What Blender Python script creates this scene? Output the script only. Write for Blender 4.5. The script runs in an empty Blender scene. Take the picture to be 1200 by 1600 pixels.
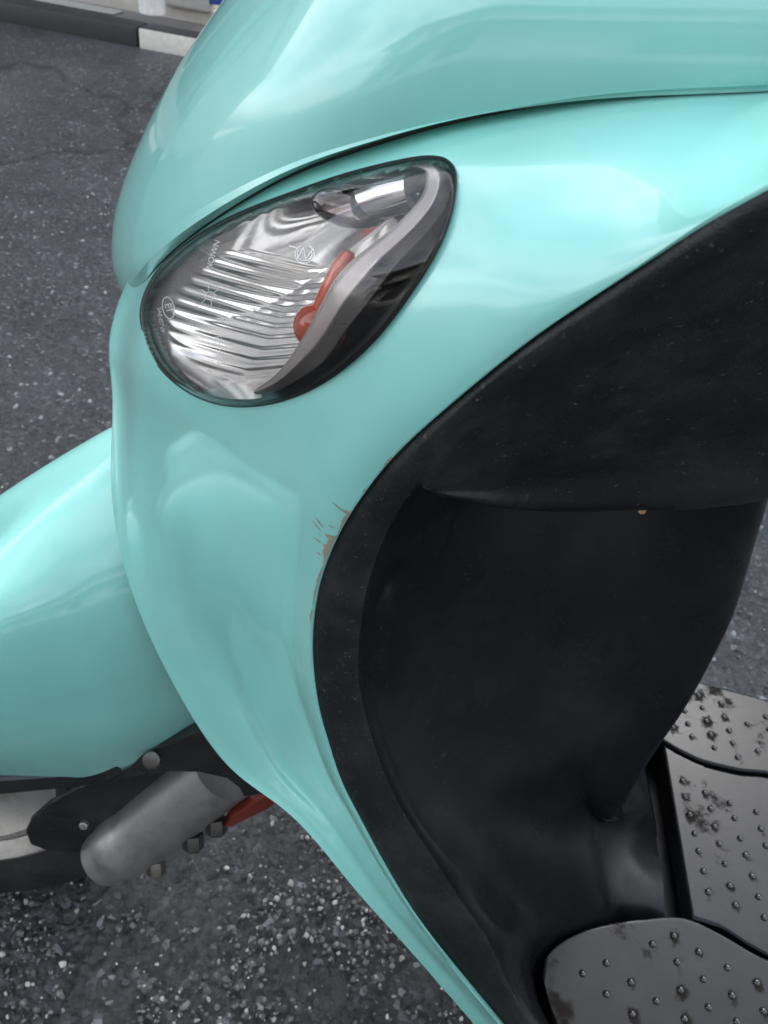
import bpy, bmesh, math, random
import numpy as np
random.seed(7); RNG = np.random.default_rng(7)
sc = bpy.context.scene
rad = math.radians

# ------------------------------------------------------------------ camera
CAM_H, PITCH, YAW, ROLL, FPX = 0.90, rad(40), rad(10), rad(8), 1350.0
fwd = np.array([-math.sin(YAW)*math.cos(PITCH), math.cos(YAW)*math.cos(PITCH), -math.sin(PITCH)])
_r0 = np.array([math.cos(YAW), math.sin(YAW), 0.0]); _u0 = np.cross(_r0, fwd)
rgt = _r0*math.cos(ROLL) + _u0*math.sin(ROLL)
upv = -_r0*math.sin(ROLL) + _u0*math.cos(ROLL)
CAM = np.array([0, 0, CAM_H])
from mathutils import Matrix, Vector
cd = bpy.data.cameras.new('camera'); cam = bpy.data.objects.new('camera', cd)
sc.collection.objects.link(cam)
cam.matrix_world = Matrix(((rgt[0], upv[0], -fwd[0], CAM[0]), (rgt[1], upv[1], -fwd[1], CAM[1]),
                           (rgt[2], upv[2], -fwd[2], CAM[2]), (0, 0, 0, 1)))
cd.sensor_fit = 'VERTICAL'; cd.sensor_height = 24.0; cd.lens = 24.0*FPX/1600
cd.clip_start = 0.01; cd.clip_end = 500
cd.dof.use_dof = True; cd.dof.focus_distance = 0.37; cd.dof.aperture_fstop = 18.0
sc.camera = cam

# ------------------------------------------------------------------ sky, sun, exposure
SUN_EL, SUN_AZ = rad(37.5), rad(14)          # azimuth measured from +Y towards +X
w = bpy.data.worlds.new('World'); sc.world = w; w.use_nodes = True
nt = w.node_tree; bg = nt.nodes['Background']
sky = nt.nodes.new('ShaderNodeTexSky'); sky.sky_type = 'NISHITA'; sky.sun_disc = False
sky.sun_elevation = SUN_EL; sky.sun_rotation = SUN_AZ
sky.dust_density = 2.2; sky.air_density = 1.0; sky.ozone_density = 1.0
# thin broken overcast, the same all round: cloud greys and brightens the sky
tcw = nt.nodes.new('ShaderNodeTexCoord'); mpw = nt.nodes.new('ShaderNodeMapping'); mpw.inputs['Scale'].default_value = (1, 1, 2.2)
nzw = nt.nodes.new('ShaderNodeTexNoise'); nzw.inputs['Scale'].default_value = 2.3; nzw.inputs['Detail'].default_value = 7; nzw.inputs['Roughness'].default_value = .55
rpw = nt.nodes.new('ShaderNodeMapRange'); rpw.inputs['From Min'].default_value = .40; rpw.inputs['From Max'].default_value = .60
satw = nt.nodes.new('ShaderNodeMapRange'); satw.inputs['To Min'].default_value = .55; satw.inputs['To Max'].default_value = .10
valw = nt.nodes.new('ShaderNodeMapRange'); valw.inputs['To Min'].default_value = .95; valw.inputs['To Max'].default_value = 1.75
hs = nt.nodes.new('ShaderNodeHueSaturation')
for a_, b_ in ((tcw.outputs['Generated'], mpw.inputs[0]), (mpw.outputs[0], nzw.inputs['Vector']), (nzw.outputs['Fac'], rpw.inputs['Value']),
               (rpw.outputs[0], satw.inputs['Value']), (rpw.outputs[0], valw.inputs['Value']), (satw.outputs[0], hs.inputs['Saturation']),
               (valw.outputs[0], hs.inputs['Value']), (sky.outputs[0], hs.inputs['Color']), (hs.outputs[0], bg.inputs[0])): nt.links.new(a_, b_)
bg.inputs[1].default_value = 0.15
sd = bpy.data.lights.new('sun', 'SUN'); sd.energy = 1.5; sd.angle = rad(19); sd.color = (1, .985, .96)
sun = bpy.data.objects.new('sun', sd); sc.collection.objects.link(sun)
_d = Vector((math.sin(SUN_AZ)*math.cos(SUN_EL), math.cos(SUN_AZ)*math.cos(SUN_EL), math.sin(SUN_EL)))
sun.rotation_euler = _d.to_track_quat('Z', 'Y').to_euler(); sun.location = (0, 0, 5)
sc.view_settings.view_transform = 'Standard'; sc.view_settings.look = 'None'
sc.view_settings.gamma = 1; sc.view_settings.exposure = 1.78
sc.view_settings.use_curve_mapping = False

# ------------------------------------------------------------------ measuring helpers
# The survey of the place: a sight line through a point of the picture met with a known upright
# plane (Y) or a known height (z) gives the world position that the parts are built from.
def sight(px, py):
    px = np.asarray(px, float)[..., None]; py = np.asarray(py, float)[..., None]
    return fwd + rgt*((px-600)/FPX) + upv*((800-py)/FPX)
def atY(px, py, Y):
    d = sight(px, py); return CAM + d*(np.asarray(Y, float)/d[..., 1])[..., None]
def atZ(px, py, z):
    d = sight(px, py); return CAM + d*((z-CAM_H)/d[..., 2])[..., None]
def Yz(px, py, z): return float(atZ(px, py, z)[1])
def proj(P):
    d = np.asarray(P) - CAM; z = d@fwd
    return 600+FPX*(d@rgt)/z, 800-FPX*(d@upv)/z

def spline(t, P, tn):
    """natural cubic spline through P (n,k) at knots t, sampled at tn"""
    t = np.asarray(t, float); P = np.asarray(P, float); n = len(t); h = np.diff(t)
    A = np.zeros((n, n)); B = np.zeros_like(P); A[0, 0] = A[-1, -1] = 1
    for i in range(1, n-1):
        A[i, i-1] = h[i-1]; A[i, i] = 2*(h[i-1]+h[i]); A[i, i+1] = h[i]
        B[i] = 6*((P[i+1]-P[i])/h[i]-(P[i]-P[i-1])/h[i-1])
    M = np.linalg.solve(A, B); tn = np.asarray(tn, float)
    k = np.clip(np.searchsorted(t, tn)-1, 0, n-2); hk = h[k][:, None]
    a = (t[k+1]-tn)[:, None]; b = (tn-t[k])[:, None]
    return (M[k]*a**3+M[k+1]*b**3)/(6*hk)+(P[k]/hk-M[k]*hk/6)*a+(P[k+1]/hk-M[k+1]*hk/6)*b
def mono(t, P, tn):
    """monotone cubic (no overshoot)"""
    t = np.asarray(t, float); P = np.asarray(P, float); h = np.diff(t)
    s = np.diff(P, axis=0)/h[:, None]; m = np.zeros_like(P); m[0] = s[0]; m[-1] = s[-1]
    for i in range(1, len(t)-1):
        w1 = 2*h[i]+h[i-1]; w2 = h[i]+2*h[i-1]
        ok = s[i-1]*s[i] > 0
        with np.errstate(divide='ignore', invalid='ignore'):
            m[i] = np.where(ok, (w1+w2)/(w1/np.where(ok, s[i-1], 1)+w2/np.where(ok, s[i], 1)), 0)
    tn = np.asarray(tn, float); k = np.clip(np.searchsorted(t, tn, side='right')-1, 0, len(t)-2)
    x = ((tn-t[k])/h[k])[:, None]; hk = h[k][:, None]
    return ((2*x**3-3*x**2+1)*P[k]+(x**3-2*x**2+x)*hk*m[k]+(-2*x**3+3*x**2)*P[k+1]+(x**3-x**2)*hk*m[k+1])
def blur(A, s, axis):
    if s <= 0: return A
    r = int(3*s); k = np.exp(-.5*(np.arange(-r, r+1)/s)**2); k /= k.sum()
    pad = [(0, 0)]*A.ndim; pad[axis] = (r, r)
    Ap = np.pad(A, pad, mode='reflect', reflect_type='odd')
    return np.apply_along_axis(lambda v: np.convolve(v, k, 'valid'), axis, Ap)
def surf(G, ta, tb, na, nb, sa=0, sb=0):
    """G (rows,cols,3) of (px,py,Y) control points -> dense (na,nb,3) world grid"""
    G = np.asarray(G, float); na_ = np.linspace(ta[0], ta[-1], na); nb_ = np.linspace(tb[0], tb[-1], nb)
    out = np.zeros((na, nb, 3))
    for c in range(3):
        f = mono if c == 2 else spline
        T = f(ta, G[:, :, c], na_)
        out[:, :, c] = f(tb, T.T, nb_).T
    Y = out[:, :, 2]; Y = blur(Y, sa, 0); Y = blur(Y, sb, 1); out[:, :, 2] = Y
    return out
def world(D): return atY(D[..., 0], D[..., 1], D[..., 2])

def vnoise(X, Y, cell, seed):
    r = np.random.default_rng(seed); T = r.random((257, 257)); x = X/cell; y = Y/cell
    i = np.floor(x).astype(int); j = np.floor(y).astype(int); fx = x-i; fy = y-j; fx = fx*fx*(3-2*fx); fy = fy*fy*(3-2*fy)
    i %= 256; j %= 256
    return (T[i, j]*(1-fx)*(1-fy)+T[i+1, j]*fx*(1-fy)+T[i, j+1]*(1-fx)*fy+T[i+1, j+1]*fx*fy)

# ------------------------------------------------------------------ object helpers
def link(o, parent=None):
    sc.collection.objects.link(o)
    if parent is not None: o.parent = parent
    return o
def mesh_obj(name, verts, faces, mat, parent=None, smooth=True, auto=None):
    m = bpy.data.meshes.new(name); m.from_pydata([tuple(map(float, v)) for v in verts], [], [tuple(map(int, f)) for f in faces]); m.update()
    if smooth: m.polygons.foreach_set('use_smooth', [True]*len(m.polygons))
    if auto: m.set_sharp_from_angle(angle=rad(auto))
    if mat: m.materials.append(mat)
    return link(bpy.data.objects.new(name, m), parent)
def grid_faces(na, nb, off=0, flip=False):
    i, j = np.meshgrid(np.arange(na-1), np.arange(nb-1), indexing='ij')
    a = (i*nb+j).ravel()+off
    f = np.stack([a, a+1, a+nb+1, a+nb], 1)
    return f[:, ::-1] if flip else f
def bm_obj(name, bm, mat, parent=None, smooth=False, auto=None):
    m = bpy.data.meshes.new(name); bm.to_mesh(m); bm.free()
    if smooth: m.polygons.foreach_set('use_smooth', [True]*len(m.polygons))
    if auto: m.set_sharp_from_angle(angle=rad(auto))
    m.materials.append(mat)
    return link(bpy.data.objects.new(name, m), parent)
def box_bm(bm, c, s, rot=None, bevel=0):
    r = bmesh.ops.create_cube(bm, size=1); v = r['verts']
    bmesh.ops.scale(bm, vec=s, verts=v)
    if bevel:
        e = list({e for x in v for e in x.link_edges})
        g = bmesh.ops.bevel(bm, geom=e, offset=bevel, segments=2, affect='EDGES', profile=.6)
        v = list({x for f in g['faces'] for x in f.verts} | {x for x in v if x.is_valid})
    if rot is not None: bmesh.ops.rotate(bm, matrix=rot, verts=v)
    bmesh.ops.translate(bm, vec=c, verts=v); return v
def solidify(o, t, off=-1):
    m = o.modifiers.new('thickness', 'SOLIDIFY'); m.thickness = t; m.offset = off; return m
def tube(name, path, radii, mat, parent, n=24, cap=True):
    path = np.asarray(path, float); V = []; F = []
    tang = np.gradient(path, axis=0); tang /= np.linalg.norm(tang, axis=1)[:, None]
    ref = np.array([0, 0, 1.]) if abs(tang[0][2]) < .9 else np.array([1., 0, 0])
    for p, t, r in zip(path, tang, radii):
        a = np.cross(t, ref); a /= np.linalg.norm(a); b = np.cross(t, a)
        for k in range(n):
            q = 2*math.pi*k/n; V.append(p+r*(a*math.cos(q)+b*math.sin(q)))
    m = len(path)
    for i in range(m-1):
        for k in range(n):
            F.append((i*n+k, i*n+(k+1) % n, (i+1)*n+(k+1) % n, (i+1)*n+k))
    if cap: F.append(tuple(range(n))[::-1]); F.append(tuple((m-1)*n+k for k in range(n)))
    return mesh_obj(name, V, F, mat, parent, auto=40)
def lathe(name, prof, mat, parent, n=96, closed=False):
    """profile (radius, axial) spun about local Y"""
    V = []; F = []; m = len(prof)
    for k in range(n):
        q = 2*math.pi*k/n
        for r, a in prof: V.append((r*math.cos(q), a, r*math.sin(q)))
    for k in range(n):
        for i in range(m if closed else m-1):
            j = (i+1) % m
            F.append((k*m+i, k*m+j, ((k+1) % n)*m+j, ((k+1) % n)*m+i))
    return mesh_obj(name, V, F, mat, parent, auto=35)
def tagit(o, label=None, cat=None, group=None, kind=None):
    if label: o['label'] = label
    if cat: o['category'] = cat
    if group: o['group'] = group
    if kind: o['kind'] = kind
    return o

# ------------------------------------------------------------------ materials
def new_mat(name):
    m = bpy.data.materials.new(name); m.use_nodes = True
    t = m.node_tree; return m, t, t.nodes['Principled BSDF']
def N(t, kind, **kw):
    n = t.nodes.new(kind)
    for k, v in kw.items():
        if k.startswith('i_'): n.inputs[k[2:].replace('_', ' ')].default_value = v
        else: setattr(n, k, v)
    return n
def noise(t, scale, detail=4, rough=.55, coord='Object', stretch=None):
    tc = N(t, 'ShaderNodeTexCoord'); src = tc.outputs[coord]
    if stretch:
        mp = N(t, 'ShaderNodeMapping'); mp.inputs['Scale'].default_value = stretch
        t.links.new(src, mp.inputs[0]); src = mp.outputs[0]
    n = N(t, 'ShaderNodeTexNoise'); n.inputs['Scale'].default_value = scale
    n.inputs['Detail'].default_value = detail; n.inputs['Roughness'].default_value = rough
    t.links.new(src, n.inputs['Vector']); return n.outputs['Fac']
def ramp(t, fac, stops):
    r = N(t, 'ShaderNodeValToRGB'); e = r.color_ramp.elements
    while len(e) > 1: e.remove(e[-1])
    for i, (p, c) in enumerate(stops):
        if i == 0: e[0].position = p; el = e[0]
        else: el = e.new(p)
        el.color = (c[0], c[1], c[2], 1) if hasattr(c, '__len__') else (c, c, c, 1)
    t.links.new(fac, r.inputs[0]); return r.outputs[0]
def mixc(t, fac, a, b, mode='MIX'):
    m = N(t, 'ShaderNodeMix', data_type='RGBA', blend_type=mode)
    for sock, v in ((m.inputs[0], fac), (m.inputs[6], a), (m.inputs[7], b)):
        if hasattr(v, 'is_linked'): t.links.new(v, sock)
        elif hasattr(v, '__len__'): sock.default_value = (v[0], v[1], v[2], 1)
        else: sock.default_value = v
    return m.outputs[2]
def bump(t, bsdf, h, strength, dist):
    b = N(t, 'ShaderNodeBump'); b.inputs['Strength'].default_value = strength; b.inputs['Distance'].default_value = dist
    t.links.new(h, b.inputs['Height']); t.links.new(b.outputs[0], bsdf.inputs['Normal']); return b

def paint_mat(name, col, coat=.6):
    m, t, b = new_mat(name)
    big = noise(t, 14, 3)
    c = mixc(t, ramp(t, big, [(.35, 0), (.7, 1)]), [x*.94 for x in col], [min(1, x*1.05) for x in col])
    c = mixc(t, ramp(t, noise(t, 9, 3, .5, stretch=(1, 1, 2.2)), [(.5, 0), (.75, .10)]), c, (.50, .60, .50))
    t.links.new(c, b.inputs['Base Color'])
    rg = ramp(t, noise(t, 12, 2, .5), [(.3, .28), (.75, .34)]); t.links.new(rg, b.inputs['Roughness'])
    b.inputs['Coat Weight'].default_value = 1.0; b.inputs['Coat Roughness'].default_value = .055
    b.inputs['Coat IOR'].default_value = 1.5
    return m
TEAL = paint_mat('teal_paint', (.24, .615, .56))

def plastic(name, col, rough, grain=900, gstr=.25, gd=.0006, dust=.12, spec=.5):
    m, t, b = new_mat(name)
    d = ramp(t, noise(t, 22, 6, .7), [(.45, 0), (.8, dust)])
    sp = ramp(t, noise(t, 420, 3, .6), [(.64, 0), (.72, dust*1.6)])
    c = mixc(t, d, col, (.12, .11, .10)); c = mixc(t, sp, c, (.16, .15, .14))
    t.links.new(c, b.inputs['Base Color'])
    t.links.new(ramp(t, noise(t, 30, 5, .7), [(.3, max(.05, rough-.09)), (.75, rough+.1)]), b.inputs['Roughness'])
    b.inputs['Specular IOR Level'].default_value = spec
    bump(t, b, noise(t, grain, 2, .5), gstr, gd)
    return m
BLACK_GRAIN = plastic('black_textured_plastic', (.0085, .0098, .0115), .50, 1300, .5, .0006, .26, .30)
BLACK = plastic('black_plastic', (.0035, .004, .005), .32, 1500, .10, .0003, .06, .21)
BLACK_PART = plastic('black_painted_steel', (.010, .011, .012), .33, 300, .1, .0004, .2)
RUBBER = plastic('tyre_rubber', (.012, .012, .012), .6, 200, .3, .001, .2)

def metal(name, col, rough, var=.1, metallic=1.0, dirt=.3, dcol=(.12, .09, .07), dscale=60):
    m, t, b = new_mat(name)
    c = mixc(t, ramp(t, noise(t, dscale, 6, .7), [(.5, 0), (.75, dirt)]), col, dcol)
    t.links.new(c, b.inputs['Base Color']); b.inputs['Metallic'].default_value = metallic
    t.links.new(ramp(t, noise(t, 90, 4), [(.3, max(.03, rough-var)), (.7, rough+var)]), b.inputs['Roughness'])
    bump(t, b, noise(t, 500, 3), .08, .0003); return m
ALU = metal('cast_aluminium', (.40, .40, .39), .38, .1, .8, .45)
RIM = metal('wheel_rim_alloy', (.62, .61, .58), .38, .08, .8, .4)
BOLT = metal('dull_bolt_steel', (.22, .21, .19), .42, .1, .9, .6, (.10, .07, .04), 140)
CHROME = metal('reflector_chrome', (.93, .92, .91), .12, .04, .8, .12, (.45, .40, .38), 90)

def mat_mat(name='floor_mat_moulded', k=1.0, metal_=.0):
    m, t, b = new_mat(name)
    at = N(t, 'ShaderNodeAttribute', attribute_name='dirt')
    n1 = noise(t, 170, 6, .75); n2 = noise(t, 30, 4, .6)
    c = mixc(t, ramp(t, n2, [(.3, 0), (.7, 1)]), [k*x for x in (.010, .0115, .0135)], [k*x for x in (.018, .020, .024)])
    f = N(t, 'ShaderNodeMath', operation='MULTIPLY_ADD'); f.inputs[1].default_value = 1.15
    t.links.new(n1, f.inputs[0]); t.links.new(at.outputs['Fac'], f.inputs[2])
    d = ramp(t, f.outputs[0], [(.76, 0), (1.0, .95)])
    c = mixc(t, d, c, (.012, .010, .008)); t.links.new(c, b.inputs['Base Color'])
    b.inputs['Metallic'].default_value = metal_
    t.links.new(ramp(t, d, [(0, .24), (1, .6)]), b.inputs['Roughness'])
    t.links.new(ramp(t, d, [(0, .16), (1, .03)]), b.inputs['Specular IOR Level'])
    bump(t, b, n1, .12, .0006); return m
MAT_ALU = mat_mat()

def simple(name, col, rough=.5, metallic=0, **kw):
    m, t, b = new_mat(name)
    c = mixc(t, ramp(t, noise(t, kw.pop('scale', 40), 5, .65), [(.35, 0), (.7, 1)]), [x*.85 for x in col], [min(1, x*1.08) for x in col])
    t.links.new(c, b.inputs['Base Color']); b.inputs['Roughness'].default_value = rough; b.inputs['Metallic'].default_value = metallic
    for k, v in kw.items(): b.inputs[k.replace('_', ' ')].default_value = v
    return m
def clear(name, tint, rough=.02, ior=1.5, gain=1.0):
    m = bpy.data.materials.new(name); m.use_nodes = True; t = m.node_tree; t.nodes.clear()
    o = N(t, 'ShaderNodeOutputMaterial'); mx = N(t, 'ShaderNodeMixShader'); tr = N(t, 'ShaderNodeBsdfTransparent'); gl = N(t, 'ShaderNodeBsdfGlossy')
    fr = N(t, 'ShaderNodeFresnel'); fr.inputs[0].default_value = ior
    mu = N(t, 'ShaderNodeMath', operation='MULTIPLY'); mu.inputs[1].default_value = gain; mu.use_clamp = True
    tr.inputs[0].default_value = (*tint, 1); gl.inputs['Roughness'].default_value = rough
    t.links.new(fr.outputs[0], mu.inputs[0]); t.links.new(mu.outputs[0], mx.inputs[0])
    t.links.new(tr.outputs[0], mx.inputs[1]); t.links.new(gl.outputs[0], mx.inputs[2]); t.links.new(mx.outputs[0], o.inputs[0]); return m
LENS = clear('signal_lens_clear', (.93, .92, .91), .02, 1.48)
BULB_CLEAR = clear('clear_bulb_glass', (.93, .86, .86), .02, 1.7, 1.6)
EMBOSS = simple('embossed_clear_plastic', (.75, .75, .75), .2, Alpha=.62)
AMBER = simple('amber_bulb', (.62, .075, .02), .15, Coat_Weight=.8)
RED_REFL = simple('red_reflector_plastic', (.17, .022, .012), .3, scale=300, Coat_Weight=.5)
SMOKE = simple('signal_housing_dark', (.15, .155, .15), .3)
FROST = metal('frosted_silver_bezel', (.66, .625, .62), .30, .05, .5, .15, (.45, .36, .22), 70)
SEAL_SHADE = simple('gasket_and_gap_shade', (.012, .013, .014), .5)  # lens gasket, and the dark strip for the shaded cover seam
PRIMER = simple('bare_chipped_plastic', (.30, .25, .20), .8, scale=900)

# ------------------------------------------------------------------ the scooter
scooter = bpy.data.objects.new('scooter', None); link(scooter)
scooter.empty_display_size = .1
tagit(scooter, 'mint green motor scooter with black inner leg shield and clear turn signal', 'scooter')
YC = .425

def mirrored(P, F):
    """close a half shell with its mirror image about the centre plane"""
    Q = P.copy(); Q[:, 1] = 2*YC-Q[:, 1]
    return np.vstack([P, Q]), np.vstack([F, F[:, ::-1]+len(P)])

# --- outline of the side panel: L front/seam edge, E edge next to the black plastic
L = [(1340, 118), (1200, 126), (1070, 132), (940, 144), (810, 166), (690, 192), (580, 224), (470, 264), (370, 318), (285, 378), (230, 434),
     (200, 495), (187, 560), (191, 630), (189, 710), (190, 790), (205, 880), (232, 965), (268, 1045), (312, 1125), (370, 1203), (440, 1258),
     (500, 1318), (565, 1398), (640, 1482), (743, 1600), (870, 1740)]
E_ = [(1340, 200), (1200, 287), (1110, 340), (1020, 401), (930, 462), (850, 516), (775, 573), (710, 627), (655, 675), (608, 722), (570, 770),
      (543, 810), (522, 848), (505, 888), (494, 925), (487, 970), (485, 1015), (488, 1060), (496, 1110), (510, 1160), (530, 1220), (555, 1270),
      (592, 1338), (640, 1415), (697, 1492), (788, 1602), (905, 1740)]
YL = [.305, .305, .307, .310, .314, .319, .325, .333, .345, .362, .385, .402, .402, .388, .366, .346, .331, .322, .316, .310, .300, .288, .275, .262, .253, .247, .243]
YE = [.210, .213, .217, .221, .224, .227, .230, .233, .236, .239, .242, .244, .246, .248, .249, .250, .250, .250, .249, .248, .246, .245, .244, .243, .242, .240, .240]
L = np.array(L, float); E_ = np.array(E_, float); NS = len(L)
sil = np.array([(206, 482), (190, 455), (178, 425), (174, 395), (177, 345), (196, 275), (235, 185), (287, 90), (352, -5), (430, -120), (520, -250)], float)
_sd = spline(np.arange(len(sil)), sil, np.linspace(0, len(sil)-1, 260))
_se = spline(np.arange(12), np.vstack([[(206, 482)], L[10::-1]]), np.linspace(0, 11, 300))
def pl_dist(x, y, pl):
    x = np.asarray(x, float); y = np.asarray(y, float); d = np.full(x.shape, 1e9)
    for a, b in zip(pl[:-1], pl[1:]):
        e = b-a; u_ = np.clip(((x-a[0])*e[0]+(y-a[1])*e[1])/(e@e), 0, 1)
        d = np.minimum(d, np.hypot(x-a[0]-u_*e[0], y-a[1]-u_*e[1]))
    return d
def seam_dist(x, y): return pl_dist(x, y, _se)
def COVER_Y(x, y):
    side = np.interp(x, [200, 700, 1340], [.312, .306, .300])-.006*np.exp(-((np.asarray(y)-120)/160.0)**2)
    q = np.clip(1-pl_dist(x, y, _sd)/360.0, 0, 1)
    return side+(YC-side)*(1-np.sqrt(np.maximum(0, 1-q**2.2)))
for _i in range(11): YL[_i] = float(COVER_Y(L[_i][0], L[_i][1]))+.004
TB = [-.05, 0, .04, .10, .22, .36, .50, .64, .78, .90, .965, 1.0]
def g_top(b):   return float(mono([-.05, 0, .10, .22, .36, .5, .64, .78, .9, 1], np.array([[1.12, 1, .80, .62, .45, .31, .19, .10, .04, 0]]).T, [b])[0, 0])
def g_roof(b):  return float(mono([-.05, 0, .2, .5, .8, 1], np.array([[1.08, 1, .83, .52, .2, 0]]).T, [b])[0, 0])
def g_nose(b):  return float(mono([-.05, 0, .03, .08, .15, .25, .38, .52, .66, .80, .92, 1], np.array([[1.05, 1, .86, .74, .63, .52, .40, .285, .18, .085, .02, 0]]).T, [b])[0, 0])
def g_low(b, v, pl): return float(mono([-.05, 0, v*.5, v, v+.12, (v+1.12)/2, .93, 1], np.array([[1.0, 1, 1-.6*(1-pl), pl, pl*.90, pl*.46, .07, 0]]).T, [b])[0, 0])
GP = np.zeros((NS, len(TB), 3))
for i in range(NS):
    wr = min(1, max(0, (5-i)/4)); wl = min(1, max(0, (i-10.5)/6.0)); wv = min(1, max(0, (i-12)/3.0)); wn = min(1, max(0, (i-7)/3.0))
    wl = wl*wl*(3-2*wl)
    v = np.interp(i, [12, 13, 14, 15, 16, 18, 20, 22, 26], [.02, .05, .14, .25, .36, .50, .56, .45, .4])
    for j, b in enumerate(TB):
        px, py = L[i]+(E_[i]-L[i])*b
        g = (g_top(b)*(1-wn)+g_nose(b)*wn)*(1-wr)+g_roof(b)*wr
        g = g*(1-wl)+g_low(b, v, np.interp(i, [12, 14, 16, 18], [.70, .80, .90, .97]))*wl
        Y = YE[i]+(YL[i]-YE[i])*g
        Y += .010*wv*min(1, max(0, (22-i)/5.0))*math.exp(-((b-v)/.12)**2)
        if b > .95: Y += .0015*(b-.95)/.05
        GP[i, j] = (px, py, Y)
PNA, PNB = 420, 130
PD = surf(GP, range(NS), TB, PNA, PNB, 7, 3)
_w = np.clip((np.arange(PNA)/(PNA-1)*(NS-1)-9.5)/2.5, 0, 1)[:, None]*np.clip((20-np.arange(PNA)/(PNA-1)*(NS-1))/2.5, 0, 1)[:, None]
PD[..., 2] = PD[..., 2]*(1-_w)+blur(PD[..., 2], 20, 0)*_w
PW = world(PD)
# opening for the turn signal
OUT = np.array([(690, 247), (703, 255), (711, 275), (705, 330), (680, 395), (640, 460), (590, 525), (530, 580), (470, 615), (410, 632), (350, 632), (300, 615),
       (260, 585), (232, 545), (221, 500), (226, 463), (250, 420), (300, 375), (370, 335), (450, 303), (540, 272), (620, 252), (665, 245)], float)
NO = 160
OUTS = spline(range(len(OUT)+6), np.vstack([OUT[-3:], OUT, OUT[:3]]), np.linspace(3, 3+len(OUT), NO, endpoint=False))
OC = np.array([430., 455.])
def inside(px, py, poly):
    px = np.asarray(px); py = np.asarray(py); r = np.zeros(px.shape, bool); n = len(poly)
    for i in range(n):
        x1, y1 = poly[i]; x2, y2 = poly[i-1]
        c = ((y1 > py) != (y2 > py)) & (px < (x2-x1)*(py-y1)/(y2-y1+1e-12)+x1); r ^= c
    return r
def inset(poly, k):
    """shift a closed outline inwards by k units"""
    t = np.roll(poly, -1, 0)-np.roll(poly, 1, 0); t /= np.linalg.norm(t, axis=1)[:, None]
    n = np.stack([-t[:, 1], t[:, 0]], 1)
    if np.sum(n*(OC-poly)) < 0: n = -n
    return poly+n*k
hole = inset(OUTS, 5)
F = grid_faces(PNA, PNB)
cpx = PD[..., 0].ravel(); cpy = PD[..., 1].ravel(); isin = inside(cpx, cpy, hole)
kill = isin[F].any(1); rimv = np.intersect1d(F[kill].ravel(), F[~kill].ravel()); F = F[~kill]
snap = inset(OUTS, 2.5); snap = np.vstack([np.linspace(a, b, 6, endpoint=False) for a, b in zip(snap, np.roll(snap, -1, 0))])
PDf = PD.reshape(-1, 3).copy()
for v in rimv:
    PDf[v, :2] = snap[np.argmin((snap[:, 0]-PDf[v, 0])**2+(snap[:, 1]-PDf[v, 1])**2)]
P = world(PDf)
panel = mesh_obj('side_panel', P, F[:, ::-1], TEAL, scooter)
solidify(panel, .0028)
panel['label'] = 'mint green side panel with chipped paint along its black edge'
far = mesh_obj('side_panel', P*[1, -1, 1]+[0, 2*YC, 0], grid_faces(PNA, PNB), TEAL, scooter)
solidify(far, .0028)

# smooth function of the panel's depth round the signal
msk = (cpx > 180) & (cpx < 740) & (cpy > 215) & (cpy < 665)
def basis(x, y):
    x = (np.asarray(x, float)-450)/250; y = (np.asarray(y, float)-450)/200
    return np.stack([x**a*y**b for a in range(7) for b in range(7-a)], -1)
co = np.linalg.lstsq(basis(cpx[msk], cpy[msk]), PD[..., 2].ravel()[msk], rcond=None)[0]
def Ypan(x, y): return basis(x, y)@co

# --- front cover above the seam (depth function COVER_Y is defined with the outlines)
CA, CB = 300, 260
tt = np.linspace(0, 1, CA)**1.5; cc = np.linspace(0, 1, CB)**1.8
seam_c = spline(np.arange(12), np.vstack([[(206, 482)], L[10::-1]]), cc*11)
SIL = spline(np.linspace(0, 1, len(sil)), sil, tt)
X = np.zeros((CA, CB)); Y_ = np.zeros((CA, CB))
for k, t_ in enumerate(tt):
    top = np.stack([np.linspace(0, 900, CB)*cc**.35, np.zeros(CB)], 1)
    rel = (seam_c-seam_c[0])*(1-t_)+top*t_
    X[k] = SIL[k, 0]+rel[:, 0]; Y_[k] = SIL[k, 1]+rel[:, 1]
YY = blur(COVER_Y(X, Y_), 2, 1)
sft = np.hypot(SIL[:, 0]-SIL[0, 0], SIL[:, 1]-SIL[0, 1])            # rows climb this far above the seam
YY -= (.0065*np.minimum(1, sft/24)-.0012*np.clip((sft-24)/30, 0, 1))[:, None]*np.clip(cc*14, .15, 1)
YY += .030*np.clip((40-Y_)/300, 0, 1)**2
CD = np.stack([X, Y_, YY], -1)
# fold the lower edge inwards behind the seam and wrap the nose past the centre plane
fold = np.stack([CD[0]+[0, .8, .002], CD[0]+[0, .4, .014]][::-1])
CD = np.vstack([fold, CD])
PWc = world(CD)
P = PWc.reshape(-1, 3); P, F = mirrored(P, grid_faces(PWc.shape[0], PWc.shape[1]))
cover = mesh_obj('front_cover', P, F, TEAL, scooter)
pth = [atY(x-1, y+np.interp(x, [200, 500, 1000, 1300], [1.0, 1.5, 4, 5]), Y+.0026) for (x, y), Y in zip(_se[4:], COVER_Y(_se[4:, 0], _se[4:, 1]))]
tube('seam_gap_shade', pth, np.interp(_se[4:, 0], [200, 450, 900, 1300], [.0008, .0009, .0016, .0018]), SEAL_SHADE, scooter, 10)  # dark strip standing for the shade in the gap under the cover

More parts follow.
